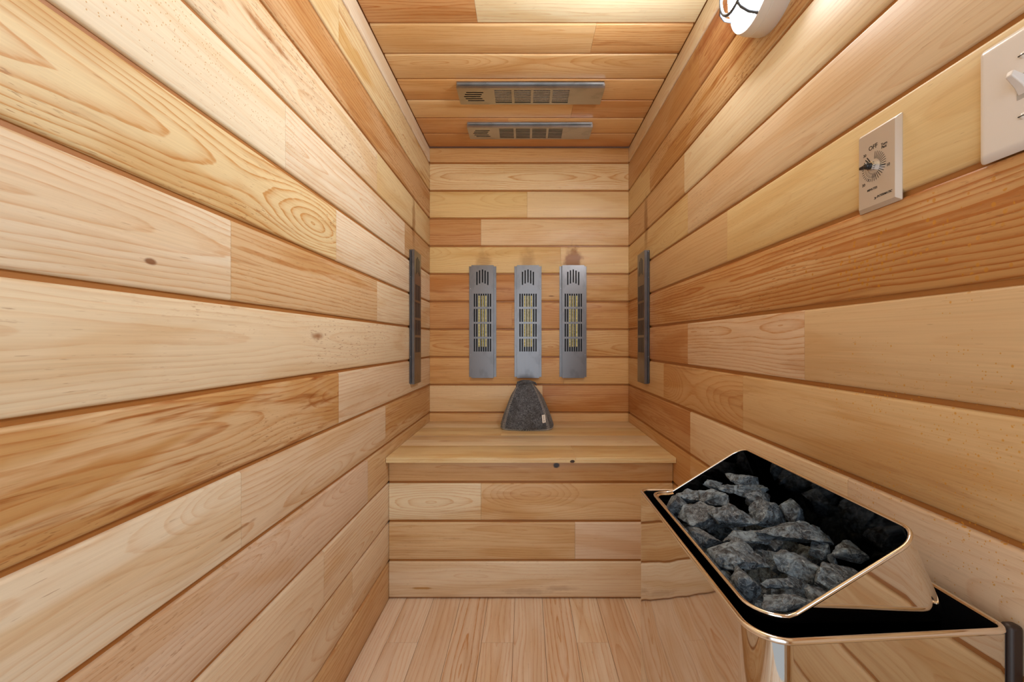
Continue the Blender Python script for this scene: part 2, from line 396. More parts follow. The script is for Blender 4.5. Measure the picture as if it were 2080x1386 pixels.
# ---------------------------------------------------------------- bench
bench = empty('bench', (0, 12.8*P, 0), 'built-in pale wooden bench across the back of the sauna', 'bench')
m_bt = wood('wood_bench_top', freq=70, stains=[((1165-1067)*10.44*P/860, 10.44*P, ZZ(-2.86)) and st(.98*1.19*P, 10.42*P, ZZ(-2.94), .010, .012, .006, 1, .4, (.06,.04,.03)),
       st(-.95*P, 14.0*P, ZZ(-2.85), .02, .012, .02, .7, .7, (.5,.3,.15)), st(-2.3*P, 12.2*P, ZZ(-2.85), .03, .012, .02, .5, .8, (.6,.45,.4))])
def local(bd, root): bd.o = bd.o - root.location; return bd
yfb = 10.42*P; zb = ZZ(-2.849)
bd = local(Boards((0, 0, zb), (1,0,0), (0,1,0), (0,0,1)), bench)
ys = [yfb, yfb + 1.25*P, yfb + 2.5*P, yfb + 3.7*P, YB - .001]
jt = [(1168-1067)*10.6*P/860, 5, -.75*P, 5]
for k in range(4):
    segs = [(XL + .001, min(jt[k], XR - .001))] + ([(jt[k], XR - .001)] if jt[k] < XR else [])
    for (a, b) in segs:
        bd.board(a, b, ys[k], ys[k+1], ('yellow', 'pale', 'yellow', 'pale')[k], con=.45, strk=.35, spk=.12, wob=.14, gap=.0005, bev=.0012, th=.0165, e=.0002)
bd.build('bench_top', m_bt, bench)
yr_ = 10.66*P
m_br = wood('wood_bench_front', stains=[st(.78*P, yr_, ZZ(-3.1), .013, .02, .011, 1, .5, (.05,.03,.03)), st(-2.6*P, yr_, ZZ(-6.2), .05, .02, .005, .8, .6, (.6,.38,.1)),
        st(0, yr_, ZZ(-6.28), .12, .02, .014, .5, .8, (.62,.5,.42)), st(.9*P, yr_, ZZ(-6.2), .07, .02, .012, .5, .8, (.6,.5,.45)),
        st(-1.8*P, yr_, ZZ(-4.95), .07, .02, .005, .4, .9, (.6,.4,.3))])
bd = local(Boards((0, yr_, 0), (1,0,0), (0,0,1), (0,-1,0)), bench); bd.tint = (1.04, 1.08, 1.12); bd.back(XL + .001, XR - .001, .0015, zb - .017, w1=-.02)
hr = [0.0015, ZZ(-5.505), ZZ(-4.515), ZZ(-3.535), zb - .0172]
br = [[(B_(kind='beige', con=.3, strk=.2, spk=.15), None)],
      [(B_(kind='tan', con=.5, strk=.4, spk=.15), (1168-1067)*yr_/860), (B_(kind='pink', con=.3, strk=.2), None)],
      [(B_(kind='pale', con=.6, strk=.4, wob=.2), (977-1067)*yr_/860), (B_(kind='tan', con=.5, strk=.45, wob=.3), None)],
      [(B_(kind='orange', con=.5, strk=.35), None)]]
for i, row in enumerate(br):
    a = XL + .001
    for kw, e in row:
        e = XR - .001 if e is None else e; bd.board(a, e, hr[i], hr[i+1], **kw); a = e
bd.build('front_panel', m_br, bench)

# ---------------------------------------------------------------- infrared heater panels
def brushed(name, col, rough, ax):
    m, b = mat(name); x, y, z = sep(objco())
    n = noi(vec(x*(900 if ax != 0 else 8), y*(900 if ax != 1 else 8), z*300), detail=2)
    sm = noi(vec(x*22, y*14, z*10), detail=3)
    c = mix(sstep(sm, .52, .66)*.35, col, tuple(q*.62 for q in col))
    setp(b, Base_Color=c, Metallic=1.0, Roughness=n*.12 + rough, Normal=bump(n, .04, .0005)); return m
m_steel = brushed('brushed_steel', (.20, .20, .212), .25, 1); m_steel_c = brushed('brushed_steel_lit', (.46, .46, .46), .24, 1)  # one steel in two tones; the ceiling covers' brighter reflection is put into the colour
m_blackin = simple('dark_interior', (.02, .02, .022), .5, .3)
m_yel, b = mat('yellow_ceramic')
x, y, z = sep(objco()); n = noi(vec(x*60, y*90, z*60), detail=3)
setp(b, Base_Color=mix(sstep(n, .35, .7), (.52, .50, .13), (.85, .80, .38)), Roughness=.45)
m_foil, b = mat('hammered_foil')
x, y, z = sep(objco()); vo = X.nt.nodes.new('ShaderNodeTexVoronoi'); vo.inputs['Scale'].default_value = 420; X.nt.links.new(vec(x, y, 0.0).s, vo.inputs['Vector'])
setp(b, Base_Color=mix(sstep(X(vo.outputs['Distance']), .1, .7), (.9, .88, .85), (.30, .29, .28)), Metallic=.3, Roughness=.35, Normal=bump(X(vo.outputs['Distance']), .9, .002))
m_screw = simple('screw_metal', (.55, .55, .55), .35, 1.0)
K = .99*P/186.0                       # metres per crop pixel of the left back panel
FW, PL, DP = .97*P, 4.03*P, .0175     # panel width over the flanges, length, depth
def plate(mb, xs0, xs1, ys0, ys1, slots, z, th=.0012):
    cx = sorted({xs0, xs1} | {s[0] for s in slots} | {s[1] for s in slots}); cy = sorted({ys0, ys1} | {s[2] for s in slots} | {s[3] for s in slots})
    for i in range(len(cx)-1):
        for j in range(len(cy)-1):
            mx, my = (cx[i]+cx[i+1])/2, (cy[j]+cy[j+1])/2
            if any(s[0] < mx < s[1] and s[2] < my < s[3] for s in slots): continue
            mb.add([(cx[i],cy[j],z),(cx[i+1],cy[j],z),(cx[i+1],cy[j+1],z),(cx[i],cy[j+1],z)], [(0,1,2,3)])
    for (a, b, c, d) in slots:
        mb.add([(a,c,z),(b,c,z),(b,d,z),(a,d,z),(a,c,z-th),(b,c,z-th),(b,d,z-th),(a,d,z-th)], [(0,1,5,4),(1,2,6,5),(2,3,7,6),(3,0,4,7)])
def ir_panel(M, label, group, core):
    root = empty('infrared_heater_panel', None, label, 'heater panel', group, M=M)
    slots = []
    for cxp, t, b in ((-37, 242, 330), (-19, 232, 321), (0, 226, 314), (18, 233, 321), (36, 242, 331)):
        slots.append(((cxp-4.4)*K, (cxp+4.4)*K, (576-b)*K, (576-t)*K))
    for (t, b) in ((389, 477), (491, 578), (591, 678), (691, 777)):
        for q in range(8):
            cxp = -53.5 + 15.3*q; slots.append(((cxp-4.6)*K, (cxp+4.6)*K, (576-b)*K, (576-t)*K))
    f = 73.5*K; h = PL/2; mb = MB()
    plate(mb, -f, f, -h, h, slots, DP)
    # box sides and ends
    for sx in (-1, 1):
        mb.box((sx*f - .0006, -h, 0), (sx*f + .0006, h, DP - .0001))
        a, b = sorted((sx*f, sx*FW/2)); mb.box((a, -h + .004, 0), (b, h - .003, .0014))
        a, b = sorted((sx*(FW/2 - .0008), sx*FW/2)); mb.box((a, -h + .004, .0), (b, h - .003, .0040))
    mb.box((-f, -h, 0.0), (f, -h + .0012, DP - .0001)); mb.box((-f, h - .0012, 0.0), (f, h, DP - .0001))
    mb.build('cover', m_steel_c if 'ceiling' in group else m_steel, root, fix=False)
    mb = MB(); mb.box((-f + .001, -h + .002, .0002), (f - .001, h - .002, .0015)); mb.build('back_plate', m_blackin, root)
    if core == 'yellow':
        mb = MB(); pts = []; rr = []
        y0, y1 = (576-745)*K, (576-402)*K; n = 60
        prof = []
        for q in range(n + 1):
            yy = y0 + (y1-y0)*q/n; pts.append((0.0005, yy, .0095)); rr.append(.0066 + .0007*(q % 2))
        for dx in (-.0175, 0, .0175):
            mb.tube([(px + dx*.92 - .0005, py, pz) for px, py, pz in pts], rr, 12)
        mb.build('heating_element', m_yel, root, smooth=60)
    elif core == 'foil':
        mb = MB(); mb.box((-60*K, (576-780)*K, DP - .006), (60*K, (576-386)*K, DP - .0045)); mb.build('reflector', m_foil, root)
    else:
        mb = MB(); mb.tube([(0, (576-770)*K, .008), (0, (576-395)*K, .008)], .0055, 14); mb.build('heating_element', simple('dark_element', (.05, .05, .055), .5), root, smooth=60)
    for sx in (-1, 1):
        for yy in (352, 800):
            mb = MB(); mb.lathe([(.0001, .0026), (.0016, .0024), (.0022, .0014), (.0022, .0)], 12)
            mb.build('screw', m_screw, root, loc=(sx*(f + FW/2)/2, (576-yy)*K, .0013), smooth=50)
    return root
zc_ = ZZ((2.75 - 1.27)/2 + .0)
for xp, lab in ((980, 'left of the three steel infrared panels on the back wall'), (1072.5, 'middle steel infrared panel on the back wall, above the felt hat'), (1164.5, 'right back-wall infrared panel below a brown scorch mark')):
    ir_panel(frame(((xp-1067)*15.12*P/860, YB - .0002, ZZ(.735)), (1,0,0), (0,0,1), (0,-1,0)), lab, 'infrared panels on the back wall', 'yellow')
zs = ZZ(.755)
ir_panel(frame((XL + .0002, 13.03*P, zs), (0,1,0), (0,0,1), (1,0,0)), 'dark steel infrared panel seen edge-on on the left wall', 'infrared panels on the side walls', 'dark')
ir_panel(frame((XR - .0002, 13.14*P, zs), (0,-1,0), (0,0,1), (-1,0,0)), 'dark steel infrared panel seen edge-on on the right wall', 'infrared panels on the side walls', 'dark')
# ceiling: fan slots point to -X ; local x = world +Y or -Y, local y = -X, normal -Z
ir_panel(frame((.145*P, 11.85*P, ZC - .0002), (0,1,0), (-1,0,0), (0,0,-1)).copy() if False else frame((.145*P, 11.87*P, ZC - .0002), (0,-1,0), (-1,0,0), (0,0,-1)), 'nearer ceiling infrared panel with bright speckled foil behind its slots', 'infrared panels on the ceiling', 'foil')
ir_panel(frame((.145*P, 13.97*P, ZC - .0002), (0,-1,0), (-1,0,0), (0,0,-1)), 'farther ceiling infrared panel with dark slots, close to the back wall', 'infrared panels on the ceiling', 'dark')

# ---------------------------------------------------------------- ceiling-height bulkhead lamp on the right wall
m_white = simple('white_plastic', (.80, .79, .78), .35)
m_grey = simple('grey_wire', (.06, .07, .085), .5)
lamp = empty('bulkhead_lamp', None, 'round white bulkhead lamp with a wire guard high on the right wall', 'lamp',
             M=frame((XR, 6.30*P, ZZ(5.40)), (0,-1,0), (0,0,1), (-1,0,0)))
R = .71*P
mb = MB(); mb.lathe([(.001, 0), (R*.99, 0), (R, .004), (R*.985, .030), (R*.975, .0305), (R*.972, .0325), (R*.98, .033), (R*.955, .044), (R*.93, .0475), (R*.86, .049), (R*.84, .046), (R*.83, .030), (.001, .028)], 72)
mb.build('housing', m_white, lamp, smooth=40)
m_glow, b = mat('lamp_glass'); setp(b, Base_Color=(.9, .9, .9), Emission_Color=(.98, .985, 1.0), Emission_Strength=LAMP_STRENGTH, Roughness=.3)
mb = MB(); prof = []
for k in range(13):
    a = math.radians(90*k/12); prof.append((max(R*.84*math.cos(a), .0005), .042 + .036*math.sin(a)))
mb.lathe(prof, 48); mb.build('glass_dome', m_glow, lamp, smooth=80)
mb = MB(); rg = R*.60; zg = .082
mb.tube([(rg*math.cos(t), rg*math.sin(t), zg) for t in [2*math.pi*k/48 for k in range(48)]], .0034, 8, closed=True)
for a in (-75, 15, 105, 195):
    t = math.radians(a); c, s_ = math.cos(t), math.sin(t)
    mb.tube([(rg*c, rg*s_, zg), (R*.74*c, R*.74*s_, .077), (R*.86*c, R*.86*s_, .064), (R*.90*c, R*.90*s_, .046)], .0034, 8)
mb.build('wire_guard', m_grey, lamp, smooth=60)

# ---------------------------------------------------------------- timer and switch on the right wall
def text(body, size, parent, m, a, b, c, name='lettering', shear=0.0, align='CENTER', rot=0.0):
    cu = bpy.data.curves.new(name, 'FONT'); cu.body = body; cu.size = size; cu.align_x = align; cu.align_y = 'CENTER'; cu.extrude = .00008; cu.shear = shear; cu.offset = .00012; cu.resolution_u = 3
    t = bpy.data.objects.new('tmp', cu); COL.objects.link(t)
    dg = bpy.context.evaluated_depsgraph_get(); me = bpy.data.meshes.new_from_object(t.evaluated_get(dg)); bpy.data.objects.remove(t, do_unlink=True)
    me.materials.clear(); me.materials.append(m); o = bpy.data.objects.new(name, me); COL.objects.link(o); o.parent = parent; o.location = (a, b, c); o.rotation_euler = (0, 0, rot); return o
m_ink = simple('black_ink', (.015, .015, .018), .5)
m_timer = simple('timer_plate_steel', (.72, .69, .67), .30, .6)
timer = empty('timer_switch', None, 'silver rectangular wall timer with a dial of black ticks, on the right wall', 'timer',
              M=frame((XR, 4.435*P, ZZ(1.838)), (0,-1,0), (0,0,1), (-1,0,0)))
def faceplate(w, h, th, bev, n=6, rc=.003):
    mb = MB(); L = []
    def rr(w, h, r, z):
        out = []
        for cx, cy, a0 in ((w/2-r, h/2-r, 0), (-w/2+r, h/2-r, 90), (-w/2+r, -h/2+r, 180), (w/2-r, -h/2+r, 270)):
            for k in range(5): t = math.radians(a0 + 22.5*k); out.append((cx + r*math.cos(t), cy + r*math.sin(t), z))
        return out
    L.append(rr(w, h, rc, 0))
    for k in range(n + 1):
        t = k/n; L.append(rr(w - 2*bev*t, h - 2*bev*t, max(rc - bev*t*.3, .0006), th*(1 - (1-t)**2)*.85 + .15*th))
    mb.loops(L, cap0=True, cap1=True); return mb
mb = faceplate(.0705, .1150, .0062, .0050, 1, .0012); mb.build('face_plate', m_timer, timer, smooth=20)
DC = (-.004, .002); zt = .0063
mb = MB()
for k in range(31):
    ang = 8 + k*10.6; t = math.radians(90 - ang); big = k in (9, 19, 29, 30); r0, r1 = (.0105 if k < 18 or k > 26 else .0165), (.0205 if k < 18 or k>26 else .0205)
    wd = .0008 if big else .00046
    d = Vector((math.cos(t), math.sin(t), 0)); q = Vector((-math.sin(t), math.cos(t), 0))
    A = [Vector((DC[0], DC[1], zt)) + d*r + q*s for r, s in ((r0, -wd), (r1, -wd), (r1, wd), (r0, wd))]
    mb.add(A, [(0, 1, 2, 3)])
for k in range(14):
    ang = 170 + k*8.2; t = math.radians(90 - ang)
    d = Vector((math.cos(t), math.sin(t), 0)); q = Vector((-math.sin(t), math.cos(t), 0))
    for (r0, r1) in ((.0088, .0108), (.0120, .0140)):
        mb.add([Vector((DC[0], DC[1], zt)) + d*r + q*s for r, s in ((r0, -.0002), (r1, -.0002), (r1, .0002), (r0, .0002))], [(0,1,2,3)])
for k in range(22):
    t0, t1 = [math.radians(90 - (168 + (k+e)*5.2)) for e in (0, 1)]
    mb.add([(DC[0] + r*math.cos(t), DC[1] + r*math.sin(t), zt) for r, t in ((.0144, t0), (.0148, t0), (.0148, t1), (.0144, t1))], [(0,1,2,3)])
mb.build('dial_ticks', m_ink, timer)
text('OFF', .0086, timer, m_ink, -.005, .0296, zt); text('Turn', .0050, timer, m_ink, .0135, .0262, zt); text('Past', .0050, timer, m_ink, .0132, .0222, zt)
text('30', .0054, timer, m_ink, -.0195, .0232, zt); text('10', .0054, timer, m_ink, .0200, -.0052, zt); text('20', .0054, timer, m_ink, -.0215, -.0185, zt)
text('MINUTES', .0042, timer, m_ink, -.0065, -.0290, zt); text('INTERMATIC', .0042, timer, m_ink, .0135, -.0425, zt, shear=.3)
mb = MB(); mb.add([(-.0015, -.0448, zt), (.0, -.0435, zt), (-.0032, -.0412, zt), (-.0022, -.0428, zt)], [(0,1,2,3)])
mb.add([(-.0038, -.0450, zt), (.0000, -.0450, zt), (.0006, -.0443, zt), (-.0030, -.0443, zt)], [(0,1,2,3)])
mb.add([(-.0035, -.0418, zt), (.0006, -.0425, zt), (.0016, -.0433, zt), (-.0005, -.0432, zt)], [(0,1,2,3)]); mb.build('maker_mark', m_ink, timer)
kn = MB(); kn.lathe([(.0001, .0068), (.0062, .0068), (.0066, .0066), (.0066, .0), (.0001, 0)], 6); ko = kn.build('collar_nut', simple('chrome', (.85, .87, .9), .12, 1.0), timer, loc=(DC[0] + .001, DC[1], zt))
kn = MB(); kn.lathe([(.0001, .0095), (.0030, .009), (.0044, .0075), (.0048, .004), (.0048, 0), (.0001, 0)], 24)
kn.box((-.0105, -.0020, .003), (.0035, .0020, .0090))
bevel(kn.build('knob', simple('black_knob', (.02, .02, .022), .22), timer, loc=(DC[0] + .001, DC[1], zt + .0045)), .0008)

switch = empty('light_switch', None, 'white plastic toggle switch plate cut off at the right edge', 'switch', M=frame((XR, 3.12*P, ZZ(1.893)), (0,-1,0), (0,0,1), (-1,0,0)))
m_sw = simple('switch_plastic', (.80, .785, .79), .28)
faceplate(.088, .1225, .0068, .0085, 6, .004).build('face_plate', m_sw, switch, smooth=35)
mb = MB(); mb.box((-.0052, -.0122, .0060), (.0052, .0122, .0072)); mb.build('toggle_opening', simple('slot_shadow_plastic', (.45, .44, .44), .4), switch)
mb = MB(); mb.loops([[(-.0044, -.0090, .007), (.0044, -.0090, .007), (.0044, .0085, .007), (-.0044, .0085, .007)],
                      [(-.0042, -.001, .0115), (.0042, -.001, .0115), (.0042, .0095, .0105), (-.0042, .0095, .0105)],
                      [(-.0032, .0085, .0215), (.0032, .0085, .0215), (.0032, .0145, .0195), (-.0032, .0145, .0195)]], cap0=True, cap1=True)
bevel(mb.build('toggle', m_sw, switch), .0012, 3)
for b_ in (.0300, -.0300):
    mb = MB(); mb.lathe([(.0001, .0018), (.0022, .0014), (.0034, .0)], 20); s1 = mb.build('screw', m_sw, switch, loc=(0, b_, .0067), smooth=60)
    mb = MB(); mb.box((-.0032, -.00045, .0009), (.0032, .00045, .0019)); mb.build('screw_slot', m_ink, s1)

# ---------------------------------------------------------------- felt sauna hat on the bench
m_felt, b = mat('grey_felt'); x, y, z = sep(objco())
n = noi(vec(x, y, z), 160, detail=4, rough=.7, dist=1.5); n2 = noi(vec(x, y, z), 28, detail=3)
c = mix(sstep(n, .38, .66), (.030, .036, .050), (.21, .24, .29)); c = mix(sstep(n2, .4, .65)*.5, c, (.045, .046, .05))
setp(b, Base_Color=c, Roughness=.95, Normal=bump(n, .7, .003)); b.inputs['Sheen Weight'].default_value = .25; b.inputs['Sheen Roughness'].default_value = .5
m_thr = simple('grey_thread', (.55, .56, .57), .8)
hat = empty('felt_hat', (.06*P, 14.22*P, zb), 'dark grey felt sauna hat with whip-stitched seams standing on the bench', 'hat'); hat.rotation_euler = (0, 0, math.radians(-4)); hat.scale = (1, 1, .965)
hz = [(0, .83, .66), (.05, .87, .69), (.12, .88, .70), (.3, .83, .66), (.5, .765, .61), (.76, .665, .54), (1.0, .555, .46), (1.2, .455, .37), (1.36, .36, .28), (1.46, .29, .21), (1.53, .22, .12)]
def hatpt(zi, th, push=0.0):
    for (z0, a0, b0), (z1, a1, b1) in zip(hz, hz[1:]):
        if z0 <= zi <= z1: t = (zi - z0)/(z1 - z0); t = t; a = a0 + (a1-a0)*t; bb = b0 + (b1-b0)*t; break
    c, s_ = math.cos(th), math.sin(th); e = 2/2.9
    k = abs(math.sin(2*th))**14 * .022
    return Vector(((abs(c)**e)*(1 if c >= 0 else -1)*(a + k + push)*P, (abs(s_)**e)*(1 if s_ >= 0 else -1)*(bb + k + push)*P, zi*P))
mb = MB(); L = []
zl = [0, .03, .07, .12, .2, .3, .4, .5, .6, .7, .8, .9, 1.0, 1.1, 1.2, 1.28, 1.36, 1.42, 1.47, 1.53]
for zi in zl:
    ring = []
    for k in range(96):
        th = 2*math.pi*k/96; p = hatpt(zi, th); w = .012*P*mnoise.noise(Vector((p.x*28, p.y*28, p.z*18))); p += Vector((p.x, p.y, 0)).normalized()*w*2.2
        p.x += -.05*P*(zi/1.6)**2; ring.append(p)
    L.append(ring)
mb.loops(L, cap1=True); hb = mb.build('hat_body', m_felt, hat, smooth=60)
so = hb.modifiers.new('thick', 'SOLIDIFY'); so.thickness = .003; so.offset = -1
mb = MB()
def seg(p, q, r=.0009): mb.tube([p, (p + q)/2, q], r, 5)
for s0 in range(4):
    th0 = math.pi/4 + s0*math.pi/2
    for k in range(44):
        zi = .03 + k*.0345
        if zi > 1.48: break
        a = hatpt(zi, th0 - .085, .020); b2 = hatpt(zi + .014, th0 + .085, .020)
        for q in (a, b2): q.x += -.05*P*(zi/1.6)**2
        seg(a, b2)
for k in range(180):
    th = 2*math.pi*k/180; seg(hatpt(.0, th, .006) + Vector((0, 0, .0008)), hatpt(.05, th + .006, .012))
mb.build('stitching', m_thr, hat)
mb = MB()
for (pts, w, zz) in (([(-.36, -.16, 1.44), (-.26, -.19, 1.52), (-.06, -.17, 1.57), (.08, -.10, 1.55), (.2, -.02, 1.50)], .055, 0), ([(-.34, .0, 1.54), (-.14, -.03, 1.60), (.08, .0, 1.59), (.27, .06, 1.52), (.32, .08, 1.46)], .045, 0)):
    L = []
    for (x_, y_, z_) in pts:
        c0 = Vector((x_*P, y_*P, z_*P))
        L.append([c0 + Vector((0, math.cos(t)*.022*P*1.2, math.sin(t)*w*P)) for t in [2*math.pi*k/10 for k in range(10)]])
    mb.loops(L, cap0=True, cap1=True)
mb.build('crown_fold', m_felt, hat, smooth=70)
# tag on the front right
tg = Vector((.545*P, 0, .36*P)); th_t = math.atan2(-1, .86)
def onhat(px_, zi):            # front surface point for local x
    best = min((abs(hatpt(zi, t, .0).x - px_), t) for t in [-math.pi*k/400 for k in range(1, 400)])[1]; return hatpt(zi, best, .03)
mb = MB(); cs = []
for (dx, dz) in ((-.055, -.13), (.045, -.115), (.02, .135), (-.085, .12)):
    cs.append(onhat(.575*P + dx*P, .40 + dz))
off = Vector((0, -.001, 0)); mb.add([c0 for c0 in cs] + [c0 + off for c0 in cs], [(0,1,2,3), (7,6,5,4), (0,4,5,1), (1,5,6,2), (2,6,7,3), (3,7,4,0)])
tagm = mb.build('label_tag', simple('tag_cloth', (.86, .86, .84), .8), hat)
ct = sum(cs, Vector())/4 + off*1.6; ex = (cs[1]-cs[0]).normalized(); ez = (cs[3]-cs[0]).normalized()
mb = MB(); mb.add([ct - ez*.0095 + ex*.0022*math.cos(t) + ez*.0022*math.sin(t) for t in [2*math.pi*k/16 for k in range(16)]], [tuple(range(16))])
for k in range(8): q0 = ct + ez*(-.0045 + k*.0022); mb.add([q0 - ex*.0009, q0 + ex*.0009, q0 + ex*.0009 + ez*.0013, q0 - ex*.0009 + ez*.0013], [(0,1,2,3)])
mb.build('tag_print', m_ink, tagm)

# ---------------------------------------------------------------- electric stove with stones
def HP(x_, y_, h): return Vector((x_*P, y_*P, HC - h*P))
SX, SY = 2.6*P, 4.5*P
stove = empty('sauna_stove', (SX, SY, 0), 'mirror-polished steel electric sauna stove full of stones on the right wall', 'stove')
def sl(v): return v - Vector((SX, SY, 0))
m_mir, b = mat('mirror_steel'); q = noi(objco(), 9, detail=1)
setp(b, Base_Color=(.70, .67, .63), Metallic=1.0, Roughness=.035, Normal=bump(q, .10, .01))
m_rim = simple('polished_rim', (.86, .83, .80), .12, 1.0)
m_blk = simple('dark_reflection_steel', (.055, .05, .05), .07, 1.0)  # basket steel; the mirror cowl's dark inner reflections are put into this black
m_blk2 = simple('black_channel', (.006, .006, .007), .25, 0.0)
def rloop(x0, x1, y0, y1, r, h, n=8, skew=0.0):
    """rounded rectangle, corners: near-left, near-right, far-right, far-left (r may be 4 radii)"""
    if not isinstance(r, (list, tuple)): r = [r]*4
    out = []
    for (cx, cy, sx, sy, a0, rad) in ((x0, y0, 1, 1, 180, r[0]), (x1, y0 + skew, -1, 1, 270, r[1]), (x1, y1, -1, -1, 0, r[2]), (x0, y1, 1, -1, 90, r[3])):
        for k in range(n + 1):
            t = math.radians(a0 + 90*k/n); out.append(sl(HP(cx + sx*rad + rad*math.cos(t), cy + sy*rad + rad*math.sin(t), h)))
    return out
# sub-divide straight runs so the loop can be bent
HOX0, HOX1, HOY0, HOY1 = 1.635, 3.58, 2.99, 6.09
ro = [.26, .10, .12, .12]; SK = .11
mb = MB(); hb_ = 5.9
mb.loops([rloop(HOX0, HOX1, HOY0, HOY1, ro, 2.128, skew=SK), rloop(HOX0, HOX1, HOY0, HOY1, ro, hb_, skew=SK)], cap1=True)
mb.build('housing', m_mir, stove, smooth=50)
mb = MB(); tI = .035
mb.loops([rloop(HOX0 + .03, HOX1 - tI, HOY0 + .03, HOY1 - tI, [.235, .08, .1, .1], 2.135, skew=SK), rloop(HOX0 + .03, HOX1 - tI, HOY0 + .03, HOY1 - tI, [.235, .08, .1, .1], 2.75, skew=SK)], cap1=True)
mb.build('inner_lining', m_blk2, stove, smooth=50)
mb = MB(); mb.tube(rloop(HOX0 + .016, HOX1 - .016, HOY0 + .016, HOY1 - .016, [.245, .09, .11, .11], 2.128, skew=SK, n=12), .0032, 8, closed=True)
mb.build('outer_rim', m_rim, stove, smooth=70)
# stone basket and raised cowl: one bent sheet whose top edge climbs towards the wall
def toph(x_): return 2.085 if x_ < 2.02 else 2.085 - (x_ - 2.02)/.995*.62
def cowl(off, hb=None, dense=14, frac=1.0):
    """top loop from profile; returns the top loop and the bottom loop"""
    x0, x1, y0, y1 = 1.755 + off, 3.015 - off, 3.21 + off, 5.87 - off
    rads = [.24 - off, .17 - off, .15 - off, .15 - off]; pl = []
    cs = ((x0, y0, 1, 1, 180, rads[0]), (x1, y0, -1, 1, 270, rads[1]), (x1, y1, -1, -1, 0, rads[2]), (x0, y1, 1, -1, 90, rads[3]))
    prev = None
    for (cx, cy, sx, sy, a0, rad) in cs:
        for k in range(9):
            t = math.radians(a0 + 90*k/8); p = (cx + sx*rad + rad*math.cos(t), cy + sy*rad + rad*math.sin(t))
            if prev and k == 0:
                for j in range(1, dense): pl.append((prev[0] + (p[0]-prev[0])*j/dense, prev[1] + (p[1]-prev[1])*j/dense))
            pl.append(p); prev = p
    p = pl[0]
    for j in range(1, dense): pl.append((prev[0] + (p[0]-prev[0])*j/dense, prev[1] + (p[1]-prev[1])*j/dense))
    return pl
def drop(pl, h):
    """the same loop at depth h: the wall side flares out towards the wall and the ends lean in"""
    out = []
    for (x_, y_) in pl:
        ht = toph(x_); d = max(h - ht, 0)
        fx = max((x_ - 2.02)/.995, 0)
        out.append((x_ + fx*.46*d, y_ + (.02*d if y_ < 4.54 else -.02*d)*min(1.0, abs(y_ - 4.54)/.8), h))
    return out
plo = cowl(0.0)
top = [(x_, y_, toph(x_)) for x_, y_ in plo]
def lay(h): return [(a, b, max(c, 0)) for a, b, c in drop(plo, h)]
def between(t, h):
    lo = drop(plo, h); return [tuple(a + (b - a)*t for a, b in zip(p, q)) for p, q in zip(top, lo)]
mb = MB()
BH = 2.13
CWL = [[sl(HP(*q)) for q in between(t, BH)] for t in (0, .25, .5, .75, 1)]
mb.loops(CWL)
mb.build('cowl', m_mir, stove, smooth=50)
cow = mb
mb = MB()
cowl_mb = None
def inset(L, d):
    n = len(L); out = []
    cx, cy = 2.6, 4.54
    for i, (a, b, c) in enumerate(L):
        dx, dy = L[(i+1) % n][0] - L[i-1][0], L[(i+1) % n][1] - L[i-1][1]; l = math.hypot(dx, dy) or 1
        nx, ny = -dy/l, dx/l
        if (cx - a)*nx + (cy - b)*ny < 0: nx, ny = -nx, -ny
        out.append((a + nx*d, b + ny*d, c + .004))
    return out
mb.loops([[sl(HP(*q)) for q in inset(between(t, BH), .018)] for t in (0, .25, .5, .75, 1)] + [[sl(HP(a, b, 2.9)) for a, b, c in inset(between(1, BH), .05)]], cap1=True)
mb.build('stone_basket', m_blk, stove, smooth=50)
rim_pts = [sl(HP(a, b, c)) for a, b, c in top]
iL = [i for i, q in enumerate(top) if q[0] < 2.03]; 
mb = MB(); n = len(top)
# front lip (flat, broader) and cowl lip (thin)
st0 = next(i for i in range(n) if top[i][0] >= 2.02 and top[i-1][0] < 2.02)
order = [(st0 + k) % n for k in range(n)]
back_i = [i for i in order if top[i][0] >= 2.0]; front_i = [i for i in order if top[i][0] < 2.08]
mb.tube([rim_pts[i] for i in back_i], .0023, 8); mb.build('cowl_rim', m_rim, stove, smooth=70)
k0 = next(k for k in range(n) if top[k][0] < 2.08 and top[(k-1) % n][0] >= 2.08)
fr_ = [(k0 + k) % n for k in range(n)]; fr_ = [i for i in fr_ if top[i][0] < 2.08]
mb = MB(); lo_, hi_ = [], []
inn = inset(top, .05)
mb.loops([[rim_pts[i] + Vector((0,0,.0006)) for i in fr_], [sl(HP(inn[i][0], inn[i][1], inn[i][2] + .012)) for i in fr_]], closed=False)
mb.tube([rim_pts[i] for i in fr_], .0024, 8); mb.build('basket_rim', m_rim, stove, smooth=70)
mb = MB(); 
for yy in (3.95, 5.35): mb.box(sl(HP(3.585, yy - .3, 5.2)), sl(HP(3.715, yy + .3, 2.6)))
mb.build('wall_bracket', simple('dark_brown_metal', (.045, .028, .022), .35, .2), stove)
mb = MB(); mb.box(sl(HP(3.590, 3.13, 6.2)), sl(HP(3.70, 3.22, 2.11))); bevel(mb.build('rear_post', simple('dark_brown_plastic', (.022, .011, .009), .45), stove), .004)
mb = MB()
for xx in (1.95, 3.25):
    for yy in (3.4, 5.7): mb2 = MB(); mb2.tube([sl(HP(xx, yy, 6.473)), sl(HP(xx, yy, 5.88))], .018, 20); mb2.build('leg', m_blk2, stove, smooth=60)

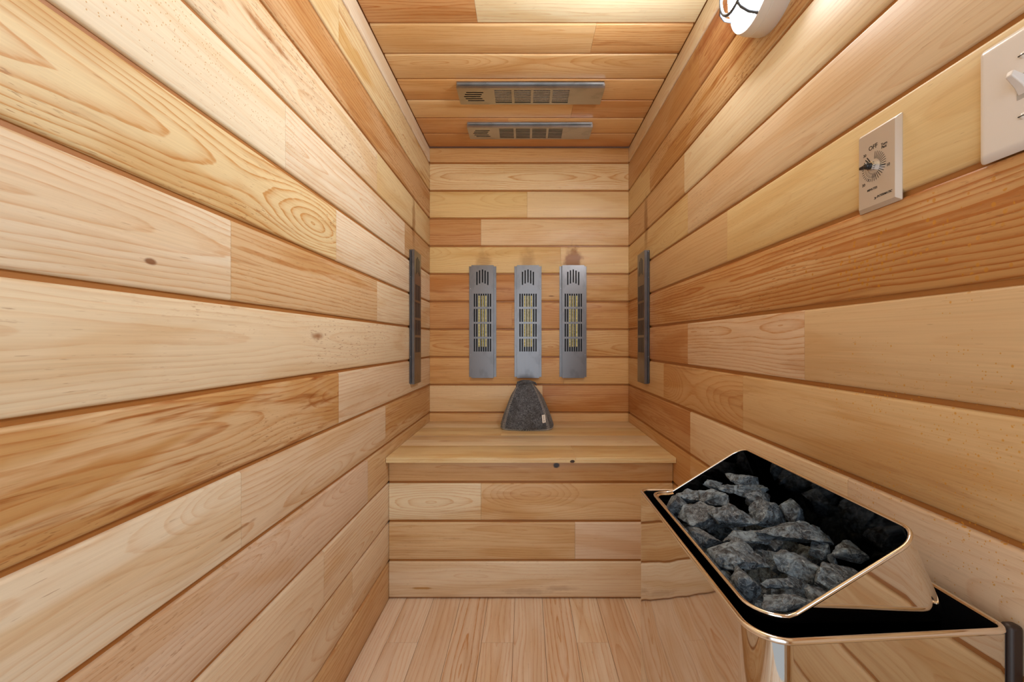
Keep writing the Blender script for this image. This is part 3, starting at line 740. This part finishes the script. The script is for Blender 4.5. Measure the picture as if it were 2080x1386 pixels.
# ---------------------------------------------------------------- stones
m_st, b = mat('gabbro'); oc = objco(); x, y, z = sep(oc)
oi = X.nt.nodes.new('ShaderNodeObjectInfo'); rnd = X(oi.outputs['Random'])
pv = vec(x + rnd*3, y + rnd*7, z)
n = noi(pv, 95, detail=6, rough=.72, dist=.8); n2 = noi(pv, 26, detail=3, rough=.6); n3 = noi(pv, 300, detail=2)
vein = 1.0 - sstep(X.m('ABSOLUTE', noi(pv, 42, detail=3, rough=.55, dist=1.2) - .5), .0, .022)
c = mix(sstep(n, .36, .64), (.020, .027, .038), (.29, .39, .49))
c = mix(sstep(n2, .40, .62)*.55, c, (.020, .020, .026))
c = mix(vein * sstep(n2, .42, .56)*.55, c, (.42, .49, .55))
c = mix(sstep(n3, .60, .72)*.45, c, (.50, .58, .64))
setp(b, Base_Color=c, Roughness=.55, Normal=bump(n*.7 + n3*.3, 1.0, .006)); b.inputs['Specular IOR Level'].default_value = .6
def rock_mesh(seed, rx, ry, rz, flat=0.0):
    r = random.Random(seed); bm = bmesh.new()
    for k in range(11):
        d = Vector((r.gauss(0, 1), r.gauss(0, 1), r.gauss(0, 1))).normalized()
        p = Vector([max(-1, min(1, c * r.uniform(1.0, 1.28))) for c in d])
        bm.verts.new((p.x*rx, p.y*ry, p.z*rz))
    h = bmesh.ops.convex_hull(bm, input=bm.verts)
    bmesh.ops.delete(bm, geom=[g for g in h['geom_interior'] if isinstance(g, bmesh.types.BMVert)], context='VERTS')
    bmesh.ops.dissolve_limit(bm, angle_limit=math.radians(9), verts=bm.verts, edges=bm.edges)
    bmesh.ops.bevel(bm, geom=list(bm.edges) , offset=min(rx, ry, rz)*.045, segments=1, affect='EDGES', profile=.6, clamp_overlap=True)
    bmesh.ops.triangulate(bm, faces=bm.faces)
    for it in range(3):
        le = [e for e in bm.edges if e.calc_length() > max(rx, ry, rz)*(.32 if it == 0 else .16 if it == 1 else .085)]
        if le: bmesh.ops.subdivide_edges(bm, edges=le, cuts=1)
        bmesh.ops.triangulate(bm, faces=bm.faces)
    bm.normal_update(); o_ = Vector((seed*1.7, seed*.9, 0)); s = max(rx, ry, rz)
    for v in bm.verts:
        p = v.co; d = mnoise.noise(p*60 + o_)*.05*s + mnoise.noise(p*150 + o_)*.055*s + mnoise.noise(p*340 + o_)*.035*s
        v.co = p + v.normal*d
    sc = [1, 1, 1]
    for ax, R_ in enumerate((rx, ry, rz)):
        lo = min(v.co[ax] for v in bm.verts); hi = max(v.co[ax] for v in bm.verts); k = 2*R_/(hi - lo)
        for v in bm.verts: v.co[ax] = (v.co[ax] - (lo + hi)/2)*k
    me = bpy.data.meshes.new('sauna_stone'); bm.to_mesh(me); bm.free()
    me.polygons.foreach_set('use_smooth', [True]*len(me.polygons)); me.set_sharp_from_angle(angle=math.radians(30)); me.materials.append(m_st); return me
GRP = 'sauna stones heaped in the stove'
# (px, py, w px, h px, depth below the eye of the stone's centre, turn deg, seed, label, depth factor)
ST = [
 (1375, 1030, 58, 44, 2.14, 20, 1, 'pale wedge-shaped stone at the far left corner of the basket'),
 (1415, 1010, 92, 32, 2.06, 8, 2, 'long dark slab stone along the far side behind the pale wedge'),
 (1451, 1013, 56, 34, 2.02, -15, 3, 'small triangular grey stone between the dark slab and the big angular stone'),
 (1424, 1053, 88, 52, 2.13, 25, 4, 'broad pale grey stone by the left rim, left of the big angular stone'),
 (1490, 1048, 96, 62, 2.03, -10, 5, 'big angular pale stone with a dark undercut edge, upper middle of the heap'),
 (1450, 986, 38, 22, 1.94, 0, 6, 'small dark rounded stone peeping out at the far side'),
 (1509, 977, 58, 32, 1.84, -20, 7, 'peaked stone highest at the far end against the cowl'),
 (1507, 997, 92, 28, 1.92, -8, 8, 'long flat stone in front of the peaked far stone'),
 (1545, 1020, 60, 44, 1.98, 10, 9, 'grey stone just behind the square-topped stone near the cowl'),
 (1563, 1046, 64, 50, 2.02, 0, 10, 'square-topped pale stone right of the big angular stone'),
 (1614, 1046, 46, 48, 1.97, 5, 11, 'upright pale block stone leaning by the cowl side'),
 (1613, 1088, 130, 54, 2.00, -18, 12, 'longest mottled stone lying slanted in the middle right'),
 (1430, 1094, 60, 38, 2.16, -30, 13, 'small pale stone against the left rim, halfway along'),
 (1514, 1094, 88, 30, 2.12, -5, 14, 'low flat brownish-grey stone below the big angular stone'),
 (1491, 1134, 130, 64, 2.10, 5, 15, 'largest dark stone with a pale crest, by the left rim'),
 (1573, 1140, 42, 44, 2.18, 0, 16, 'small rough stone sunk right of the largest dark stone'),
 (1627, 1150, 96, 62, 2.06, -35, 17, 'wedge stone with parallel grooves, centre of the near half'),
 (1722, 1118, 72, 40, 1.98, -12, 18, 'grey stone with a pale edge close to the cowl back'),
 (1705, 1174, 112, 58, 1.98, 12, 19, 'wide grey stone with a pale vein under the near cowl arm'),
 (1508, 1196, 60, 62, 2.17, 60, 20, 'tall dark stone in the near left corner of the basket'),
 (1588, 1186, 90, 26, 2.12, -6, 21, 'long narrow ridge stone between the tall dark one and the wedge'),
 (1592, 1222, 98, 46, 2.10, 0, 22, 'rounded veined stone at the very front of the basket'),
 (1664, 1211, 42, 32, 2.04, 0, 23, 'small stone squeezed under the near cowl arm'),
 (1693, 1139, 18, 26, 2.08, 0, 24, 'tiny bright chip of stone below the long mottled stone'),
 (1577, 1112, 36, 24, 2.26, 0, 25, 'shadowed brownish stone deep under the long mottled stone'),
 (1664, 1124, 40, 38, 2.10, 0, 26, 'dark blocky stone under the right end of the long mottled stone'),
]
def put(me, loc, rz, label):
    Mx = Matrix.Translation(Vector(loc)) @ Matrix.Rotation(rz, 4, 'Z'); Mi = Mx.inverted()
    sq = lambda v, lim: lim + (v - lim)*.04
    for v in me.vertices:                       # stones lie flat against the steel they touch
        w = Mx @ v.co; X_, Y_, h = w.x/P, w.y/P, (HC - w.z)/P; xb_ = 2.94 + .42*(min(h, 2.13) - 1.465)
        if X_ < 1.835: X_ = sq(X_, 1.835)
        if X_ > xb_: X_ = sq(X_, xb_)
        if Y_ < 3.31: Y_ = sq(Y_, 3.31)
        if Y_ > 5.77: Y_ = sq(Y_, 5.77)
        v.co = Mi @ Vector((X_*P, Y_*P, w.z))
    o = bpy.data.objects.new('sauna_stone', me); COL.objects.link(o); o.location = loc; o.rotation_euler = (0, 0, rz); tag(o, label, 'stone', GRP); return o
for (px_, py_, w_, h_, hh, rot, sd, lab) in ST:
    dy = py_ - 695.3; Y = 860*hh/dy; Xx = (px_ - 1067)*Y/860
    w3 = w_*1.10*Y/860*P; el = math.atan2(dy, 860)
    hpx = h_*1.28*Y/860*P
    dep = min(w3*.8, hpx*1.1); hgt = max((hpx - dep*math.sin(el))/math.cos(el), .45*hpx)
    put(rock_mesh(sd, w3/2*.97, dep/2, hgt/2*1.12), (Xx*P, Y*P, HC - hh*P), math.radians(rot*.6), lab)
rr_ = random.Random(5)
for ix in range(3):
    for iy in range(5):
        s = .215*P
        put(rock_mesh(100 + ix*5 + iy, s*rr_.uniform(.9, 1.1), s*rr_.uniform(.9, 1.1), s*.85), ((2.13 + ix*.47)*P, (3.60 + iy*.465)*P, HC - (2.50 - ix*.06)*P), rr_.uniform(0, 3), 'dark stone of the lower layer showing between the top stones')
